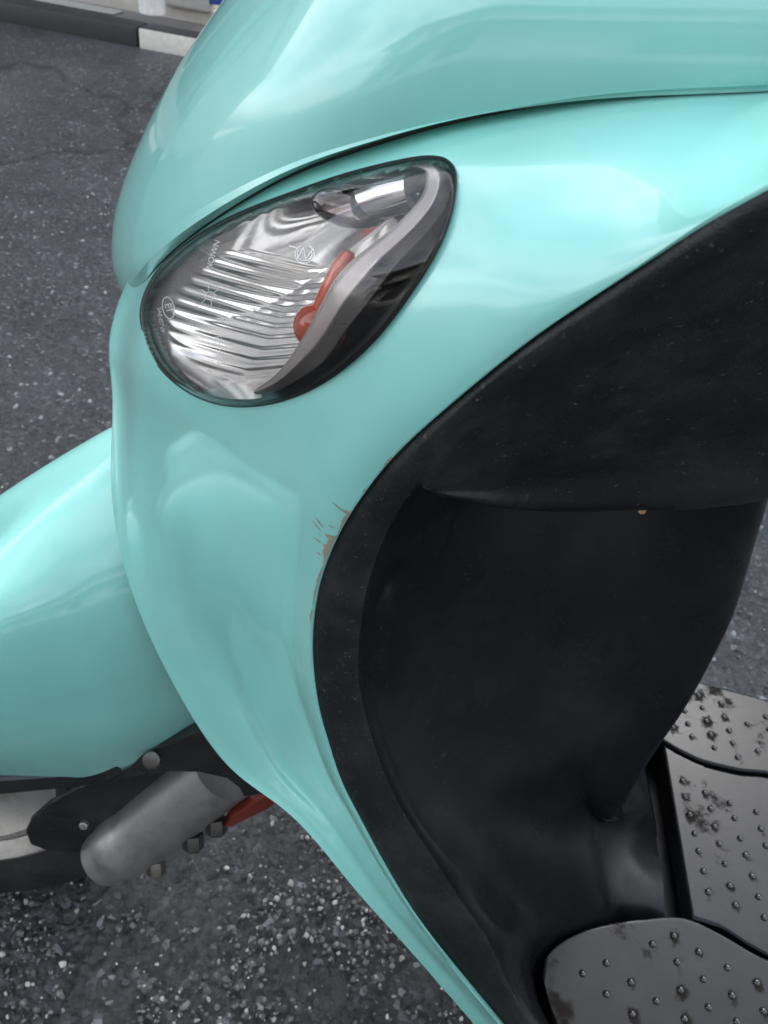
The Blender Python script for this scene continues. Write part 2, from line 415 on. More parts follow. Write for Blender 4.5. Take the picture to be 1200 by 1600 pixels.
# --- black inner leg shield: border strip shared by the upper box and the lower column
Gg = {0: (1340, 312), 1: (1200, 393), 2: (1110, 443), 3: (1020, 495), 4: (930, 545), 5: (850, 590), 6: (775, 636), 7: (722, 684), 8: (692, 725), 9: (668, 765),
      10: (640, 808), 11: (620, 850), 12: (605, 893), 13: (594, 940), 14: (588, 985), 15: (585, 1030), 16: (586, 1075), 17: (594, 1115), 18: (606, 1155), 19: (622, 1200),
      20: (645, 1250), 21: (672, 1295), 22: (712, 1350), 23: (752, 1412), 24: (790, 1470), 25: (822, 1560), 26: (930, 1700)}
YG = [.228, .231, .234, .238, .241, .243, .246, .249, .253, .256, .259, .261, .262, .263, .263, .262, .261, .260, .259, .257, .255, .254, .254, .254, .255, .25, .25]
def strip(i):
    e = E_[i]; g = np.array(Gg[i], float); d = g-e
    o = d/np.linalg.norm(d)
    return [(*(e-o*8), YE[i]+.006), (*(e+o*1.0), YE[i]+.0030), (*(e+d*.30), YE[i]+.0002), (*(e+d*.62), YE[i]+.0015), (*(e+d*.84), YE[i]*.35+YG[i]*.65-.002), (*g, YG[i])]
K = [(1340, 690), (1200, 740), (1130, 760), (1060, 775), (990, 783), (920, 787), (850, 788), (785, 785), (728, 778), (674, 768)]
YK = [.305, .308, .309, .310, .309, .306, .301, .290, .272, .258]
rows = []
for i in range(10):
    s = strip(i); g = np.array(s[-1]); k = np.array((*K[i], YK[i]))
    th = np.interp(i, [0, 1, 4, 7, 9], [46, 38, 14, 9, 2])
    for f, bul in ((.10, .004), (.3, .000), (.55, -.003), (.82, .004)):
        q = g+(k-g)*f; q[2] += bul*min(1, np.linalg.norm(k[:2]-g[:2])/200); s.append(tuple(q))
    k[2] -= .007*min(1, max(.15, (8-i)/4))
    s += [tuple(k), (k[0], k[1]+th*.55, k[2]+.0015), (k[0], k[1]+th, k[2]+.010), (k[0]+2, k[1]+th*.8, k[2]+.05), (k[0]+4, k[1]-10, k[2]+.10)]
    rows.append(s)
tb = [0, .12, .5, 1, 1.3, 1.6, 1.9, 2.6, 3.4, 4.2, 4.8, 5.0, 5.2, 5.5, 6]
D1 = surf(np.array(rows), range(10), tb, 150, 260, 3, 2)
W1 = world(D1)
# lower part
R = {9: [(760, 760, .315), (890, 750, .36), (1050, 745, .40), (1207, 740, .425), (1225, 735, .46)],
     10: [(745, 800, .312), (885, 800, .357), (1045, 800, .40), (1195, 795, .425), (1212, 790, .46)],
     11: [(732, 845, .309), (875, 845, .354), (1038, 845, .397), (1182, 838, .424), (1199, 833, .46)],
     12: [(720, 890, .306), (865, 890, .351), (1025, 890, .393), (1170, 880, .422), (1186, 876, .458)],
     13: [(710, 935, .304), (855, 935, .348), (1010, 932, .390), (1158, 923, .420), (1173, 919, .456)],
     14: [(702, 980, .302), (845, 980, .345), (995, 975, .386), (1144, 965, .417), (1158, 961, .453)],
     15: [(696, 1022, .300), (835, 1020, .342), (980, 1015, .382), (1124, 1008, .413), (1137, 1004, .45)],
     16: [(694, 1065, .298), (826, 1060, .338), (965, 1055, .376), (1101, 1050, .408), (1113, 1047, .445)],
     17: [(696, 1103, .296), (820, 1098, .334), (950, 1090, .372), (1072, 1098, .403), (1083, 1095, .44)],
     18: [(702, 1145, .294), (818, 1140, .331), (938, 1130, .366), (1036, 1146, .398), (1047, 1143, .435)],
     19: [(714, 1190, .292), (818, 1185, .327), (924, 1178, .360), (1004, 1192, .390), (1015, 1189, .427)],
     20: [(730, 1238, .290), (824, 1232, .322), (912, 1228, .352), (978, 1226, .380), (990, 1223, .41)]}
for i in R:
    q = R[i]; dk = (.004, .009, .016, .027)
    q = [(x, y, Y-d) for (x, y, Y), d in zip(q[:4], dk)]
    sp = atY(*q[3]); bx, by = proj((sp[0]+.006, YC, sp[2]-.003)); q.append((bx, by, YC)); R[i] = q
for i, pts, zs in ((21, [(752, 1285), (836, 1282), (912, 1278), (972, 1276), (1020, 1276)], [.447, .408, .378, .340, .299]),
                   (22, [(785, 1340), (860, 1337), (925, 1335), (982, 1334), (1029, 1334)], [.408, .377, .350, .322, .299]),
                   (23, [(815, 1402), (880, 1398), (938, 1396), (992, 1394), (1037, 1394)], [.366, .344, .326, .310, .299]),
                   (24, [(845, 1462), (905, 1455), (955, 1450), (1005, 1447), (1045, 1448)], [.306, .291, .287, .289, .292]),
                   (25, [(850, 1545), (915, 1530), (980, 1515), (1040, 1505), (1090, 1500)], [.262, .258, .256, .255, .255]),
                   (26, [(950, 1690), (1000, 1660), (1040, 1640), (1080, 1620), (1120, 1600)], [.27, .27, .27, .27, .265])):
    R[i] = [(x, y, Yz(x, y, z)) for (x, y), z in zip(pts, zs)]
rows = [strip(i)+R[i] for i in range(9, 27)]
for q, i in enumerate(range(9, 27)):
    if i >= 24:
        e = rows[q]
        for c in range(2, 6):
            rows[q][c] = (e[c][0], e[c][1], min(e[c][2], Yz(e[c][0], e[c][1], .275)))
tb = [0, .12, .5, 1, 1.3, 1.6, 2.4, 3.4, 4.4, 5.4, 5.7]
D2 = surf(np.array(rows), range(9, 27), tb, 260, 240, 9, 4)
qx, qy = D2[..., 0]-606, D2[..., 1]-905
D2[..., 2] += .0055*np.exp(-((qx*.88+qy*.47)/15)**2-((qy*.88-qx*.47)/34)**2)
D2[..., 2] -= .0022*np.exp(-((D2[..., 0]-692+.28*(D2[..., 1]-850))/7)**2)*np.exp(-((D2[..., 1]-850)/55)**2)
W2 = world(D2)
# dimple in the border
P1 = W1.reshape(-1, 3); P2 = W2.reshape(-1, 3)
# foot of the column towards the floor
rows = []
for y, xr, of in ((1130, 996, 0), (1170, 1001, 0), (1210, 1008, 0), (1245, 1014.5, .0), (1275, 1020, .002), (1305, 1024, .014)):
    r = []
    for x in (920, 945, 965, 982, 994):
        x_ = x+(xr-996)*(x-920)/76; z = .299+.00085*(xr-x_)+.000004*(xr-x_)**2-of; r.append((x_, y, Yz(x_, y, z)))
    r.append((xr+1, y, Yz(xr+1, y, .298-of))); r.append((xr+4, y, Yz(xr+4, y, .25))); rows.append(r)
D3 = surf(np.array(rows), range(6), [0, .3, .55, .8, .95, 1, 1.05], 80, 90, 0, 1)
stn = np.linspace(9, 26, 260); cln = np.linspace(0, 5.7, 240)
gone = ((stn > 19.0) & (stn < 20.9))[:, None] & (cln > 5.42)[None, :]
q2 = D2[~gone]; q2 = q2[(q2[:, 0] > 880) & (q2[:, 0] < 1040) & (q2[:, 1] > 1180) & (q2[:, 1] < 1360)]
for a in range(80):
    for b_ in range(90):
        x, y, Y = D3[a, b_]; k = (np.abs(q2[:, 0]-x) < 5) & (np.abs(q2[:, 1]-y) < 5)
        if k.any() and (y > 1264 or x < 966): D3[a, b_, 2] = max(Y, q2[k, 2].min()+.004*min(1, max(0, (y-1255)/30))+.001)
W3 = world(D3); P3 = W3.reshape(-1, 3)
F1 = grid_faces(150, 260); F2 = grid_faces(260, 240); keep2 = ~gone.ravel()[F2].any(1); jj = (np.arange(len(F2)) % 239)[keep2]; F2 = F2[keep2]+len(P1); F3 = grid_faces(80, 90)+len(P1)+len(P2)
box_n = len(F1)
n1, n2 = len(P1), len(P2)
riser = ((stn > 20.7)[:, None] & (cln > 4.9)[None, :]).ravel()       # the far half of the foot is covered by the near patch
allP, allF = mirrored(np.vstack([P1, P2, P3]), np.vstack([F1, F2, F3]))
half = len(F1)+len(F2)+len(F3); drop = np.zeros(len(allF), bool)
f2m = allF[half+len(F1):half+len(F1)+len(F2)]-len(P1)-len(P2)-len(P3)-n1
drop[half+len(F1):half+len(F1)+len(F2)] = riser[f2m].any(1); drop[half+len(F1)+len(F2):] = True
allF = allF[~drop]
inner = mesh_obj('inner_leg_shield', allP, allF, BLACK, scooter)
inner.data.materials.append(BLACK_GRAIN)
# grained finish on border and box, smooth finish on the column
mi = np.zeros(len(allF), int); nb1, nb2 = 259, 239
mi[:len(F1)] = 1; mi[half:half+len(F1)] = 1
b2 = np.linspace(0, 5.7, 240)[:-1]
mi[len(F1):len(F1)+len(F2)] = (b2[jj] < 1.15)
inner.data.polygons.foreach_set('material_index', mi)
inner['label'] = 'black plastic inner leg shield with grained border and storage box'

rear = []; rf = []; o_ = 0
for c_ in (W1[0, 8:150], PW[0], PWc[:, -1], PWc[-1]):
    m_ = c_*[1, -1, 1]+[0, 2*YC, 0]; k_ = len(c_); g_ = np.stack([c_+(m_-c_)*q for q in np.linspace(0, 1, 5)], 1).reshape(-1, 3)
    rear.append(g_); rf.append(grid_faces(k_, 5, o_)); o_ += len(g_)
mesh_obj('rear_cover', np.vstack(rear), np.vstack(rf), BLACK_GRAIN, scooter)

# --- floor
floor_z = .300
Yf = lambda px, py: atZ(px, py, floor_z)
bm = bmesh.new(); box_bm(bm, (.36, YC, .235), (.56, .34, .065), bevel=.02)
base = bm_obj('floorboard', bm, BLACK, scooter, smooth=True, auto=50)
def outline(pts): return np.array([Yf(*p)[:2] for p in pts])
XE = .62
def floor_mat(name, near, far, ztop, studs, x0, thick=.022, label=None, mat=None, slant=None):
    """near/far: world outlines (x,y) as polylines in x"""
    nx, ny = 260, 110
    s = np.linspace(0, 1, nx)**1.6; X = x0+(XE-x0)*s
    near = near[np.argsort(near[:, 0])]; far = far[np.argsort(far[:, 0])]
    Yn = mono(near[:, 0], near[:, 1:], X)[:, 0]; Yq = mono(far[:, 0], far[:, 1:], X)[:, 0]
    T = np.linspace(0, 1, ny)
    XX = np.repeat(X[:, None], ny, 1); YY = Yn[:, None]+(Yq-Yn)[:, None]*T
    X0 = np.full_like(XX, x0)
    if slant:
        sh = np.clip(1-(XX-x0)/.12, 0, 1)*slant[0]*np.clip((slant[1]-YY)/(slant[1]-slant[2]), 0, 1); XX = XX+sh; X0 = XX[:1].repeat(nx, 0)
    e = np.minimum(np.minimum(YY-Yn[:, None], Yq[:, None]-YY), (XX-X0))
    ZZ = ztop-.0012*np.clip(1-e/.0016, 0, 1)**2
    S = np.array(studs)
    dirt = np.zeros_like(XX)
    for q, (sx, sy) in enumerate(S):
        k = .10+.50*RNG.random()**1.5; r = .0034+.0030*RNG.random()
        dx = XX-sx-.001; dy = YY-sy+.0012
        dirt = np.maximum(dirt, k*np.exp(-((dx/r)**2+(dy/(r*1.3))**2)))
    lowf = vnoise(XX+3, YY+3, .035, 21)*.6+vnoise(XX+3, YY+3, .013, 22)*.4
    dirt = np.maximum(dirt, np.clip((lowf-.50)*1.5, 0, .45))
    top = np.stack([XX, YY, ZZ], -1).reshape(-1, 3)
    # skirt
    per = [(i, 0) for i in range(nx-1, 0, -1)]+[(0, j) for j in range(ny-1)]+[(i, ny-1) for i in range(nx)]
    idx = [i*ny+j for i, j in per]; n0 = len(top)
    low = top[idx].copy(); low[:, 2] = ztop-thick
    F = [tuple(f) for f in grid_faces(nx, ny, 0, True)]
    for k in range(len(idx)-1): F.append((idx[k], idx[k+1], n0+k+1, n0+k))
    o = mesh_obj(name, np.vstack([top, low]), F, mat or MAT_ALU, scooter, auto=40)
    o.data.materials.append(BLACK); nt_ = (nx-1)*(ny-1)
    o.data.polygons.foreach_set('material_index', [0]*nt_+[1]*(len(F)-nt_))
    a = o.data.attributes.new('dirt', 'FLOAT', 'POINT')
    a.data.foreach_set('value', np.concatenate([dirt.ravel(), np.zeros(len(low))]).astype(np.float32))
    if label: o['label'] = label
    # studs share one mesh
    bm = bmesh.new(); bmesh.ops.create_uvsphere(bm, u_segments=8, v_segments=6, radius=1)
    bmesh.ops.delete(bm, geom=[v for v in bm.verts if v.co.z < -.4], context='VERTS')
    for v in bm.verts: v.co = Vector((v.co.x*.0027, v.co.y*.0027, v.co.z*.0024))
    me = bpy.data.meshes.new('stud'); bm.to_mesh(me); bm.free(); me.polygons.foreach_set('use_smooth', [True]*len(me.polygons)); me.materials.append(STUD)
    for sx, sy in S:
        st = bpy.data.objects.new('stud', me); link(st, o); st.location = (sx, sy, ztop-.0002)
    return o
STUD = plastic('stud_rubber', (.016, .017, .019), .22, 400, .1, .0003, .2, .7)
def P4(pts, ox, oy, k): return [Yf(ox+x/k, oy+y/k)[:2] for x, y in pts]
far_st = P4([(355, 120), (495, 170), (775, 255), (270, 220), (380, 200), (515, 255), (660, 300), (195, 320), (290, 300), (405, 280), (545, 340), (795, 335), (315, 380), (430, 365), (570, 420), (725, 470), (455, 450), (600, 510), (850, 420), (880, 520), (960, 300), (930, 370)], 1000, 1060, 4)
cen_st = P4([(265, 640), (405, 715), (560, 780), (725, 835), (280, 740), (440, 815), (590, 875), (755, 940), (310, 850), (465, 925), (625, 1000), (785, 1045), (340, 970), (495, 1035), (660, 1105), (365, 1080), (530, 1160), (700, 1235), (395, 1205), (560, 1295), (740, 1365), (425, 1335), (595, 1415), (775, 1495), (900, 900), (920, 1010), (950, 1120), (980, 1230), (860, 1500)], 1000, 1060, 4)
ner_st = P4([(592, 257), (703, 213), (833, 297), (982, 380), (1133, 457), (230, 410), (353, 355), (480, 455), (720, 350), (857, 440), (1005, 525), (1168, 605), (353, 517), (613, 553), (738, 495), (883, 585), (487, 620), (758, 645), (1030, 660), (1290, 560), (1320, 690), (610, 700), (900, 730)], 840, 1400, 10/3)
cn = outline([(1081, 1434), (1140, 1466), (1200, 1494)]); cn = np.vstack([[(cn[0, 0]-.0251, cn[0, 1]+.0)], cn, [(XE, cn[-1, 1])]])
x_le = [Yf(1033, 1168)[0], Yf(1078, 1430)[0]]
cf = outline([(1030, 1158), (1060, 1176), (1100, 1194), (1150, 1206), (1200, 1212)]); cf = np.vstack([cf, [(XE, cf[-1, 1])]])
cmat = floor_mat('floor_mat', np.vstack([[(x_le[0]-.002, cn[0, 1])], cn[1:]]), cf-[0, .0012], .300, cen_st, x_le[0]+.002, label='central floor plate with worn studs', slant=(x_le[1]-x_le[0], cf[0, 1], cn[1, 1]))
ff_ = outline([(1060, 1058), (1095, 1070), (1200, 1098)])
ff_ = np.vstack([[(.10, ff_[0, 1]-.04)], [(.13, ff_[0, 1]-.012)], ff_[:], [(XE, ff_[-1, 1]+.002)]])
fn = np.vstack([[(.10, cf[0, 1]+.03)], [(.14, cf[0, 1]+.010)], cf])
floor_mat('floor_mat', fn, ff_, .3035, far_st, .105, .026, label='far floor plate with dark studs beside bright asphalt')
nf = outline([(848, 1518), (850, 1505), (858, 1490), (870, 1478), (900, 1460), (950, 1445), (1000, 1438), (1076, 1437.5), (1120, 1458), (1200, 1501)])
nf = np.vstack([nf, [(XE, nf[-1, 1])]])
nn_ = np.array([(.1018, .2790), (.1056, .268), (.1128, .254), (.1197, .2446), (.135, .228), (.17, .212), (.22, .205), (XE, .205)])
floor_mat('floor_mat', nn_, nf, .3022, ner_st, float(nf[0, 0])+.0002, .024, label='near dark floor plate with rounded front end and shiny studs')

# --- front fender (steered a little to the left)
WC = Vector((-.410, .352, .193)); ST = rad(20)
_wf = np.array([-math.cos(ST), -math.sin(ST), 0]); _wn = np.array([math.sin(ST), -math.cos(ST), 0])
def wpt(theta, r, off):
    """a point about the steered front wheel, as a sight-line triple"""
    p = np.array(WC)+r*(_wf*math.cos(rad(theta))+np.array([0, 0, 1.])*math.sin(rad(theta)))+_wn*off
    return (*map(float, proj(p)), float(p[1]))
bot = [wpt(4, .150, .054), wpt(30, .150, .060), wpt(58, .150, .064), (-110, 1216, .267), (0, 1213, .290), (150, 1211, .322), (200, 1190, .333), (260, 1165, .345), (320, 1140, .358), (400, 1105, .374)]
topp = [wpt(10, .216, -.002), wpt(36, .216, .004), wpt(62, .218, .012), (-110, 880, .339), (0, 805, .362), (100, 734, .385), (142, 710, .394), (190, 684, .405), (240, 653, .416), (320, 600, .432)]
rows = []
for f, dy in ((-.02, .010), (0, 0), (.12, -.006), (.3, -.008), (.5, -.002), (.68, .014), (.82, .035), (.93, .058), (1.0, None)):
    r = []
    for (x0, y0, Y0), (x1, y1, Y1) in zip(bot, topp):
        Y = Y0+dy if dy is not None else Y1+.012
        r.append((x0+(x1-x0)*f, y0+(y1-y0)*f, Y))
    rows.append(r)
def far_side(a, b, f):
    p = atY(*a); q = atY(*b); p = p-_wn*.010; c_ = p+(q-p)*f-_wn*.135*f**.35; x, y = proj(c_); return (float(x), float(y), float(c_[1]))
rows.append([far_side(t_, b_, .10) for t_, b_ in zip(topp, bot)]); rows.append([far_side(t_, b_, .55) for t_, b_ in zip(topp, bot)])
D = surf(np.array(rows), [-.02, 0, .12, .3, .5, .68, .82, .93, 1, 1.1, 1.25], [0, .8, 1.5, 3.4, 4.19, 5.08, 5.40, 5.79, 6.18, 6.75], 120, 200, 6, 12)
fender = mesh_obj('front_fender', world(D).reshape(-1, 3), grid_faces(120, 200), TEAL, scooter); solidify(fender, .0025, -1)

px_gap_shade = [(-300, 1240), (0, 1212), (150, 1209), (182, 1196), (190, 1208), (150, 1227), (0, 1242), (-300, 1292)]  # outline of the shaded gap below the fender edge
# --- front wheel
def spun(name, prof, mat, parent):
    o = lathe(name, prof, mat, None, closed=True); o.parent = parent; return o
tyre_prof = [(.128, -.030), (.150, -.042), (.175, -.0455), (.195, -.040), (.207, -.026), (.2135, -.010), (.2135, .010), (.207, .026), (.195, .040), (.175, .0455), (.150, .042), (.128, .030)]
rim_prof = [(.030, -.034), (.060, -.014), (.084, -.022), (.094, -.031), (.104, -.029), (.1055, -.016), (.109, -.016), (.1105, -.027), (.118, -.034), (.126, -.0385), (.131, -.037), (.132, -.030), (.129, -.026), (.129, .026), (.132, .030), (.130, .037), (.112, .026), (.105, .01), (.03, .034)]
tyre_prof = [(r*.9, a*.92) for r, a in tyre_prof]; rim_prof = [(r*.9, a*.92) for r, a in rim_prof]
rim = lathe('front_wheel', rim_prof, RIM, scooter, closed=True); rim.location = WC; rim.rotation_euler = (0, 0, ST)
tyre = lathe('tyre', tyre_prof, RUBBER, rim, closed=True)
hub = lathe('hub', [(.0, -.058), (.020, -.058), (.024, -.05), (.024, .05), (.0, .05)], BOLT, rim, n=24)

# --- fork leg, links, bolts and the reflector
def A(px, py, Y): return atY(px, py, Y)
def dline(a, b, n): return [a+(b-a)*t for t in np.linspace(0, 1, n)]
top_ = A(352, 1195, .374); mid_ = A(225, 1298, .350); end_ = A(152, 1350, .330)
path = dline(top_, mid_, 6)[:-1]+dline(mid_, end_, 9)
path = np.array(path)
ss = np.linspace(0, 1, len(path))
rr = np.interp(ss, [0, .25, .45, .7, .72, .9, .97, 1], [.0310, .0310, .0310, .0300, .0270, .0255, .0210, .011])
fork = tube('fork_leg', path, rr, ALU, scooter, 36)
def px_plate(name, pts, Y0, dYdx, thick, mat, parent, dydy=0):
    """a steel plate cut to an outline; its plane leans with the fork"""
    f = [A(x, y, Y0+(x-pts[0][0])*dYdx+(y-pts[0][1])*dydy) for x, y in pts]
    n = len(f); V = f+[p+np.array([-.34, .94, 0])*thick for p in f]
    Fc = [tuple(range(n))[::-1], tuple(range(n, 2*n))]+[(i, (i+1) % n, n+(i+1) % n, n+i) for i in range(n)]
    o = mesh_obj(name, V, Fc, mat, parent, smooth=False)
    b = o.modifiers.new('bevel', 'BEVEL'); b.width = .0012; b.segments = 2; b.limit_method = 'ANGLE'
    return o
px_plate('fender_gap_shade', px_gap_shade, .232, .000213, .004, BLACK_PART, scooter)  # black plate put in for the shade between fender edge and rim
px_plate('fork_cover', [(40, 1300), (48, 1282), (75, 1258), (120, 1233), (170, 1215), (230, 1205), (300, 1205), (300, 1235), (235, 1262), (195, 1290), (165, 1318), (120, 1332), (75, 1330), (48, 1320)], .322, .00018, .005, BLACK_PART, scooter)
px_plate('fork_bracket', [(150, 1214), (200, 1189), (260, 1163), (320, 1138), (400, 1100), (450, 1190), (415, 1240), (382, 1246), (374, 1232), (355, 1217), (310, 1207), (265, 1206), (215, 1212), (175, 1220)], .3405, .00004, .010, BLACK_PART, scooter)
DARKBOLT = metal('oily_bolt_steel', (.11, .108, .102), .35, .1, .8, .6, (.04, .036, .03), 140)
def hexbolt(px, py, Y, r, h, axis, mat=BOLT, name='bolt', n=6):
    c = A(px, py, Y); axis = np.array(axis, float); axis /= np.linalg.norm(axis)
    o = tube(name, [c-axis*h*.5, c+axis*h*.35, c+axis*h*.5], [r, r, r*.82], mat, scooter, n); return o
hexbolt(237, 1187, .338, .0068, .005, (.1, -.75, .65), DARKBOLT, 'screw', 20)
hexbolt(1003, 796, .318, .0020, .003, (0, -1, .2), simple('brass_clip', (.6, .35, .2), .3, .8), 'clip', 8)
hexbolt(131, 1289, .335, .0038, .005, (.2, -.9, .3), ALU, 'screw', 12)
hexbolt(244, 1356, .330, .0082, .014, (.25, -.5, -.8), BOLT)
hexbolt(302, 1316, .342, .0090, .014, (.25, -.5, -.8), DARKBOLT)
hexbolt(338, 1291, .350, .0090, .014, (.25, -.5, -.8), DARKBOLT)
px_plate('caliper_flange', [(205, 1362), (250, 1335), (300, 1300), (335, 1270), (352, 1280), (330, 1312), (285, 1340), (240, 1362)], .345, .00010, .008, ALU, scooter)
px_plate('side_reflector', [(350, 1292), (361, 1277), (400, 1252), (425, 1239), (441, 1248), (420, 1264), (385, 1281), (362, 1292)], .350, .00010, .010, RED_REFL, scooter)

# ------------------------------------------------------------------ turn signal
YR = Ypan(OUTS[:, 0], OUTS[:, 1])
rings = []; NRG = 26
cY = lambda x, y, r: Ypan(x, y)-.0022-.0085*(1-r**2.4)
lv = []
for k in range(NRG+1):
    r = 1-k/NRG
    pts = OC+(OUTS-OC)*max(r, 1e-4)
    lv.append(np.column_stack([pts, cY(pts[:, 0], pts[:, 1], r)]))
lip = np.column_stack([OUTS, YR+.004])
G = np.array([lip]+lv); V = world(G).reshape(-1, 3); F = []
for i in range(len(G)-1):
    for k in range(NO):
        F.append((i*NO+k, (i+1)*NO+k, (i+1)*NO+(k+1) % NO, i*NO+(k+1) % NO))
signal = mesh_obj('turn_signal', V, F, LENS, scooter)
signal['label'] = 'clear teardrop turn signal with ribbed chrome reflector'
def Ylens(x, y):
    x = np.asarray(x, float); y = np.asarray(y, float)
    ang = np.arctan2(y-OC[1], x-OC[0]); d = np.hypot(x-OC[0], y-OC[1])
    ao = np.arctan2(OUTS[:, 1]-OC[1], OUTS[:, 0]-OC[0]); do = np.hypot(*(OUTS-OC).T); o = np.argsort(ao)
    R_ = np.interp(ang, ao[o], do[o], period=2*math.pi)
    return cY(x, y, np.clip(d/R_, 0, 1))
# gasket line round the lens
def ring_obj(name, prof, mat, parent):
    """prof: list of (inset px, dY)"""
    G = np.array([np.column_stack([inset(OUTS, k), Ypan(*inset(OUTS, k).T)+dy]) for k, dy in prof]); V = world(G).reshape(-1, 3); F = []
    for i in range(len(prof)-1):
        for k in range(NO): F.append((i*NO+k, (i+1)*NO+k, (i+1)*NO+(k+1) % NO, i*NO+(k+1) % NO))
    return mesh_obj(name, V, F, mat, parent)
ring_obj('gasket', [(-3.0, .003), (-2.2, -.0006), (-.3, -.0006), (1.5, -.0012), (5.0, -.0004), (6, .012)], SEAL_SHADE, signal)
# housing bowl
hp = [(1, .004), (7, .034), (14, .058), (30, .076)]
Gh = [np.column_stack([inset(OUTS, k), Ypan(*inset(OUTS, k).T)+d]) for k, d in hp]
q = OC+(inset(OUTS, 40)-OC)*.02; Gh.append(np.column_stack([q, Ypan(*q.T)+.09]))
Gh = np.array(Gh); V = world(Gh).reshape(-1, 3)
F = [(i*NO+k, (i+1)*NO+k, (i+1)*NO+(k+1) % NO, i*NO+(k+1) % NO) for i in range(len(Gh)-1) for k in range(NO)]
mesh_obj('housing', V, F, SMOKE, signal)
# frosted bezel strip running from the tip down to the lower edge
BL = np.array([(500, 283), (590, 262), (650, 262), (666, 276), (660, 302), (640, 330), (600, 367), (565, 394), (534, 423), (512, 455), (490, 497), (462, 545), (434, 582), (396, 611)], float)
BR = np.array([(500, 279), (600, 252), (672, 248), (702, 262), (706, 292), (690, 334), (650, 382), (614, 421), (577, 471), (540, 518), (508, 563), (468, 592), (430, 612), (398, 616)], float)
rows = []
for a, b in zip(BL, BR):
    wd = np.linalg.norm(b-a); r = []
    for f in np.linspace(0, 1, 34):
        dz = np.interp(f, [0, .03, .10, .50, .56, .97, 1], [.014, .0078, .0066, .0058, .0064, .0130, .020])
        x, y = a+(b-a)*f; r.append((x, y, float(Ylens(x, y))+.0022+dz*min(1, .25+wd/60)))
    rows.append(r)
D = surf(np.array(rows), range(len(rows)), np.linspace(0, 1, 34), 160, 34, 2, 0)
mesh_obj('bezel', world(D).reshape(-1, 3), grid_faces(160, 34), FROST, signal, auto=25)
# ribbed reflector
th = rad(15); cth, sth = math.cos(th), math.sin(th)
ns, nq = 240, 240
S_, Q_ = np.meshgrid(np.linspace(-250, 290, ns), np.linspace(-210, 210, nq), indexing='ij')
RX = 440+S_*cth-Q_*sth; RY = 450+S_*sth+Q_*cth
polyR = inset(OUTS, 9)
bandx = np.interp(RY, BL[::-1][:, 1][np.argsort(BL[::-1][:, 1])], BL[::-1][:, 0][np.argsort(BL[::-1][:, 1])])
dist = bandx-RX                                                     # distance left of the bezel
ed = pl_dist(RX, RY, np.vstack([OUTS, OUTS[:1]]))
pl_ = .007+.00020*(640-RY); wl_ = .0035+.00026*np.maximum(ed-2, 0)
bowl = -.006*np.log(np.exp(-pl_/.006)+np.exp(-wl_/.006))+.004
kink = np.clip(52-dist, 0, 60)
ph = (Q_+.30*kink+.00035*(S_+60)**2)/19.0
rib = .5-.5*np.cos(2*math.pi*ph)
act = np.clip((ed-36)/16, 0, 1)*np.clip((Q_+52-.10*np.maximum(-S_, 0))/14, 0, 1); act = act*act*(3-2*act)
bowl = bowl-.0013*rib*act
D = np.stack([RX, RY, Ypan(RX, RY)+bowl], -1)
keep = inside(RX, RY, polyR) & (dist > -14)
F = grid_faces(ns, nq); F = F[keep.ravel()[F].all(1)]
mesh_obj('reflector', world(D).reshape(-1, 3), F, CHROME, signal)
# bulbs
def blob(name, px, py, dY, s, mat, parent, seg=24, stretch=(1, 1, 1)):
    bm = bmesh.new(); bmesh.ops.create_uvsphere(bm, u_segments=seg, v_segments=seg//2, radius=1)
    c = atY(px, py, float(Ypan(px, py))+dY)
    for v in bm.verts: v.co = Vector((v.co.x*s*stretch[0]+c[0], v.co.y*s*stretch[1]+c[1], v.co.z*s*stretch[2]+c[2]))
    return bm_obj(name, bm, mat, parent, smooth=True)
blob('amber_bulb', 500, 512, .018, .0095, AMBER, signal, stretch=(1.1, .9, 1))
tube('amber_reflection', [atY(x, y, float(Ypan(x, y))+.017) for x, y in ((503, 488), (520, 452), (536, 420), (550, 396))], [.0042, .0046, .0044, .003], AMBER, signal, 16)  # amber tube standing for the bulb's reflection in the ribs
blob('side_bulb', 545, 325, .010, .0095, BULB_CLEAR, signal, stretch=(1.5, .8, .7))
a = atY(560, 322, float(Ypan(560, 322))+.012); b = atY(600, 312, float(Ypan(600, 312))+.014); c = atY(645, 300, float(Ypan(645, 300))+.016)
tube('bulb_holder', [a, b, c], [.0055, .0065, .0065], CHROME, signal, 20)
# marks moulded into the lens
def on_lens(P2, parent, name, F, lift=.0004):
    P2 = np.asarray(P2, float); Y = Ylens(P2[:, 0], P2[:, 1])-lift
    return mesh_obj(name, world(np.column_stack([P2, Y])), F, EMBOSS, parent, smooth=False)
def stroke(pts, wdt):
    pts = np.asarray(pts, float); t = np.gradient(pts, axis=0); t /= np.linalg.norm(t, axis=1)[:, None]+1e-9
    n = np.stack([-t[:, 1], t[:, 0]], 1)*wdt/2
    V = np.vstack([pts+n, pts-n]); m = len(pts); return V, [(i, i+1, m+i+1, m+i) for i in range(m-1)]
def marks(name, strokes, wdt):
    V = []; F = []; o = 0
    for s in strokes:
        v, f = stroke(s, wdt); V.append(v); F += [tuple(k+o for k in q) for q in f]; o += len(v)
    return on_lens(np.vstack(V), signal, name, F)
def arc(cx, cy, rx, ry, a0, a1, rot=0, n=28):
    q = np.radians(np.linspace(a0, a1, n)); x = rx*np.cos(q); y = ry*np.sin(q); r = rad(rot)
    return np.stack([cx+x*math.cos(r)-y*math.sin(r), cy+x*math.sin(r)+y*math.cos(r)], 1)
def seg(*p): return np.vstack([np.linspace(p[i], p[i+1], 5) for i in range(len(p)-1)])
